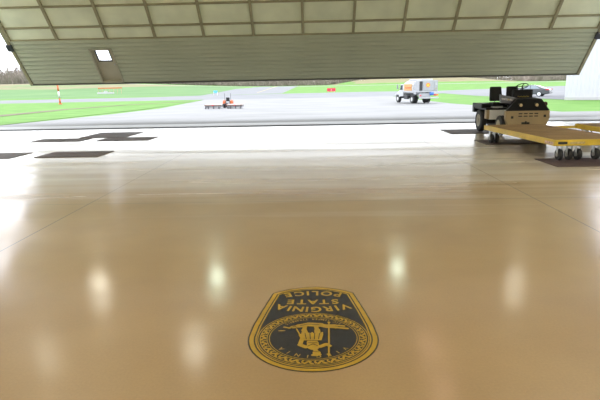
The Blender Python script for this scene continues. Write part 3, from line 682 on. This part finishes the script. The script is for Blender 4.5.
# ------------------------------------------------------------------ field signs and markers
def at(x, y): return (x, y, tz(x, y)-.01)
s = thing('sign', 'red airfield sign on the far grass to the right of the taxiway', 'sign', at(4.75, 140.5))
MB().box(-1.1, 1.1, -.08, .08, .18, 1.0).build('board', mat('sign_red', (.70, .025, .07), .5), s, .03)
MB().prism([(-.16, .42), (.16, .42), (0, .78)], 'y', -.09, -.08).build('white_mark', mat('sign_white', (.50, .50, .50), .5), s)
for x in (-.8, .8): MB().box(x-.05, x+.05, -.05, .05, 0, .2).build('leg', M_steel, s)
s = thing('sign', 'light blue sign on two white legs on the grass, left of the taxiway', 'sign', at(-23.4, 128)); s.scale = (.88, .88, .85)
MB().box(-.58, .58, -.05, .05, .62, 1.32).build('board', mat('sign_blue', (.10, .42, .58), .5), s, .02)
for x in (-.50, .50): MB().box(x-.07, x+.07, -.06, .06, 0, .95).build('leg', mat('sign_white', (.50, .50, .50), .5), s)
s = thing('marker_post', 'orange and white banded marker post standing on the left verge', 'marker post', at(-39.3, 82))
s.rotation_euler = (0, R(-2.5), 0)
for z0, z1, m_ in ((.18, .95, M_or), (.95, 2.0, mat('sign_white', (.50, .50, .50), .5)), (2.0, 2.95, M_or), (2.95, 3.3, mat('sign_white', (.50, .50, .50), .5))):
    MB().cyl((0, 0, z0), (0, 0, z1), .14 if m_ is not M_or else .12, None, 14).build('band', m_, s)
MB().cyl((0, 0, 0), (0, 0, .18), .34, .22, 16).build('base', M_or, s)
s = thing('railing', 'long orange rail on thin posts on the far left grass', 'railing', at(-63, 165))
MB().box(-3.7, 3.8, -.06, .06, 1.55, 1.85).build('rail', M_or, s)
for k in range(7): MB().box(-3.7+1.2*k-.03, -3.7+1.2*k+.03, -.03, .03, 0, 1.6).build('post', mat('pale_orange_post', (.5, .25, .15), .6), s)
s = thing('barrier', 'low white barrier lying on the grass under the orange rail', 'barrier', at(-63.6, 163))
MB().box(-2.6, 2.5, -.25, .25, .0, .5).build('body', mat('barrier_white', (.40, .41, .42), .6), s, .05); MB().box(-.55, .45, -.22, .22, .5, .85).build('cap', mat('barrier_white', (.40, .41, .42), .6), s, .05)

# ------------------------------------------------------------------ white building
bl = thing('building', 'tall plain white metal building beside the apron on the right', 'building', (27.5, 59.2, tz(27.5, 59)-.02), R(-29))
b = MB(); xs_ = []; x = 0
while x < 40: xs_ += [(x, 0), (x+.22, 0), (x+.25, -.035), (x+.31, -.035), (x+.34, 0)]; x += .40
vs = [(x, y, z_) for x, y in xs_ for z_ in (.3, 11)]
b.add(vs, [(2*i, 2*i+2, 2*i+3, 2*i+1) for i in range(len(xs_)-1)])
M_bw = mat('white_metal_siding', (.52, .505, .585), .45)
b.build('front_wall', M_bw, bl)
MB().box(0, .2, .02, 25, .3, 11).box(39.8, 40, .02, 25, .3, 11).box(0.2, 39.8, 24.8, 25, .3, 11).build('side_wall', M_bw, bl)
MB().prism([(-.3, 11), (40.3, 11), (20, 14)], 'y', -.3, 25.3).build('roof', mat('roof_sheet', (.5, .52, .55), .5), bl)
MB().box(-.02, 40.02, -.08, 25, -.2, .3).build('plinth', mat('plinth_concrete', (.42, .42, .41), .8), bl)

# ------------------------------------------------------------------ bare woodland
M_bark = mat('grey_bark', (.28, .24, .22), .9); M_brush = mat('brush', (.31, .265, .23), .95, noise=(.8, .2))
def tree_mesh(seed, h):
    rn = random.Random(seed); b = MB()
    def br(p, d, l, r, dep):
        q = p+d*l; b.cyl(p, q, max(r, .035), max(r*.6, .03), 3 if dep > 1 else 6)
        if dep >= 4: return
        for k in range(4 if dep == 0 else 3):
            t = rn.uniform(.45, 1); a = rn.uniform(0, 2*PI); s_ = rn.uniform(.4, .8)
            nd_ = (d+Vector((math.cos(a)*s_, math.sin(a)*s_, rn.uniform(.1, .4)))).normalized()
            br(p+d*l*t, nd_, l*rn.uniform(.45, .68), r*.5, dep+1)
        br(q, (d+Vector((rn.uniform(-.15, .15), rn.uniform(-.15, .15), .25))).normalized(), l*.65, r*.6, dep+1)
    br(Vector((0, 0, -.2)), Vector((rn.uniform(-.05, .05), rn.uniform(-.05, .05), 1)).normalized(), h*.42, h*.017, 0)
    return b
protos = []
for i in range(4):
    o = tree_mesh(20+i, 11.5+i*.9).build('bare_tree', M_bark); protos.append(o)
TL = 'leafless grey tree in the woodland beyond the far fields'
used = set(); n_t = 0
rows = []
for k in range(80): rows.append((-185+5.2*k+random.uniform(-1.6, 1.6), 322+random.uniform(-8, 6)))
for k in range(75): rows.append((-188+5.6*k+random.uniform(-1.6, 1.6), 342+random.uniform(-6, 10)))
for k in range(40): rows.append((-190+2.6*k+random.uniform(-1, 1), 332+random.uniform(-10, 12)))
for k in range(75): rows.append((-195+1.6*k+random.uniform(-1, 1), 335+random.uniform(-14, 22)))
for x, y in rows:
    if 10 < x < 125 and y < 352: y += 32
    k = random.randrange(4)
    if k in used: o = protos[k].copy(); COL.objects.link(o)
    else: o = protos[k]; used.add(k)
    o.location = (x, y, tz(x, y)); o.rotation_euler = (0, 0, random.uniform(0, 6.28)); f_ = random.uniform(.8, 1.15); o.scale = (f_, f_, f_)
    tag(o, TL, 'tree', 'woodland trees')
for k in range(4):
    if k not in used: bpy.data.objects.remove(protos[k])
b = MB(); rn = random.Random(3)
for k in range(21000):
    x = rn.uniform(-200, 235) if k < 17000 else rn.uniform(-200, -80); y = rn.uniform(318, 365)
    if 10 < x < 125: y += 35
    h = rn.uniform(1.2, 7.0)*(1.5 if x < -60 else 1.15); z0 = tz(x, y)-.1; p = Vector((x, y, z0))
    for q in range(3):
        d = Vector((rn.uniform(-.5, .5), rn.uniform(-.5, .5), 1)).normalized(); a = d.orthogonal().normalized()*rn.uniform(.08, .2)
        if rn.random() < .5: a = Vector((a.y, -a.x, 0))
        m_ = p+d*h*.55; t_ = p+d*h+Vector((rn.uniform(-.4, .4), 0, 0))
        b.add([p-a*.5, p+a*.5, m_+a, m_-a, t_], [(0, 1, 2, 3), (3, 2, 4)])
br_o = b.build('brush', M_brush); tag(br_o, 'tangled brown undergrowth filling the woodland edge', 'undergrowth', None, 'stuff')

# ------------------------------------------------------------------ sky, camera
w = bpy.data.worlds.new('overcast'); sc.world = w; w.use_nodes = True
bg = w.node_tree.nodes['Background']; nt = w.node_tree
tc = nd(nt, 'ShaderNodeTexCoord'); ns = nd(nt, 'ShaderNodeTexNoise'); ns.inputs['Scale'].default_value = 2.0; nt.links.new(tc.outputs['Generated'], ns.inputs['Vector'])
rp = nd(nt, 'ShaderNodeValToRGB'); rp.color_ramp.elements[0].color = (.86, .91, 1, 1); rp.color_ramp.elements[1].color = (.97, .99, 1, 1)
nt.links.new(ns.outputs['Fac'], rp.inputs['Fac']); nt.links.new(rp.outputs['Color'], bg.inputs['Color'])
bg.inputs['Strength'].default_value = 3.5

cam = bpy.data.cameras.new('camera'); cam.sensor_width = 36; cam.lens = 31.5; cam.clip_end = 3000; cam.clip_start = .05
co = bpy.data.objects.new('camera', cam); COL.objects.link(co); sc.camera = co
p_, psi, rho = R(12.43), R(1.626), .0195
fw = Vector((-math.sin(psi)*math.cos(p_), math.cos(psi)*math.cos(p_), -math.sin(p_))); rt = Vector((math.cos(psi), math.sin(psi), 0)); up = rt.cross(fw)
Rr = rt*math.cos(rho)-up*math.sin(rho); Uu = up*math.cos(rho)+rt*math.sin(rho)
co.matrix_world = Matrix(((Rr.x, Uu.x, -fw.x, 0), (Rr.y, Uu.y, -fw.y, 0), (Rr.z, Uu.z, -fw.z, 1.65), (0, 0, 0, 1)))

sc.view_settings.view_transform = 'Standard'; sc.view_settings.look = 'None'
sc.view_settings.gamma = 1; sc.view_settings.use_curve_mapping = False; sc.view_settings.exposure = .06
sc.cycles.use_denoising = True; sc.cycles.max_bounces = 8; sc.cycles.diffuse_bounces = 5; sc.cycles.sample_clamp_indirect = 6
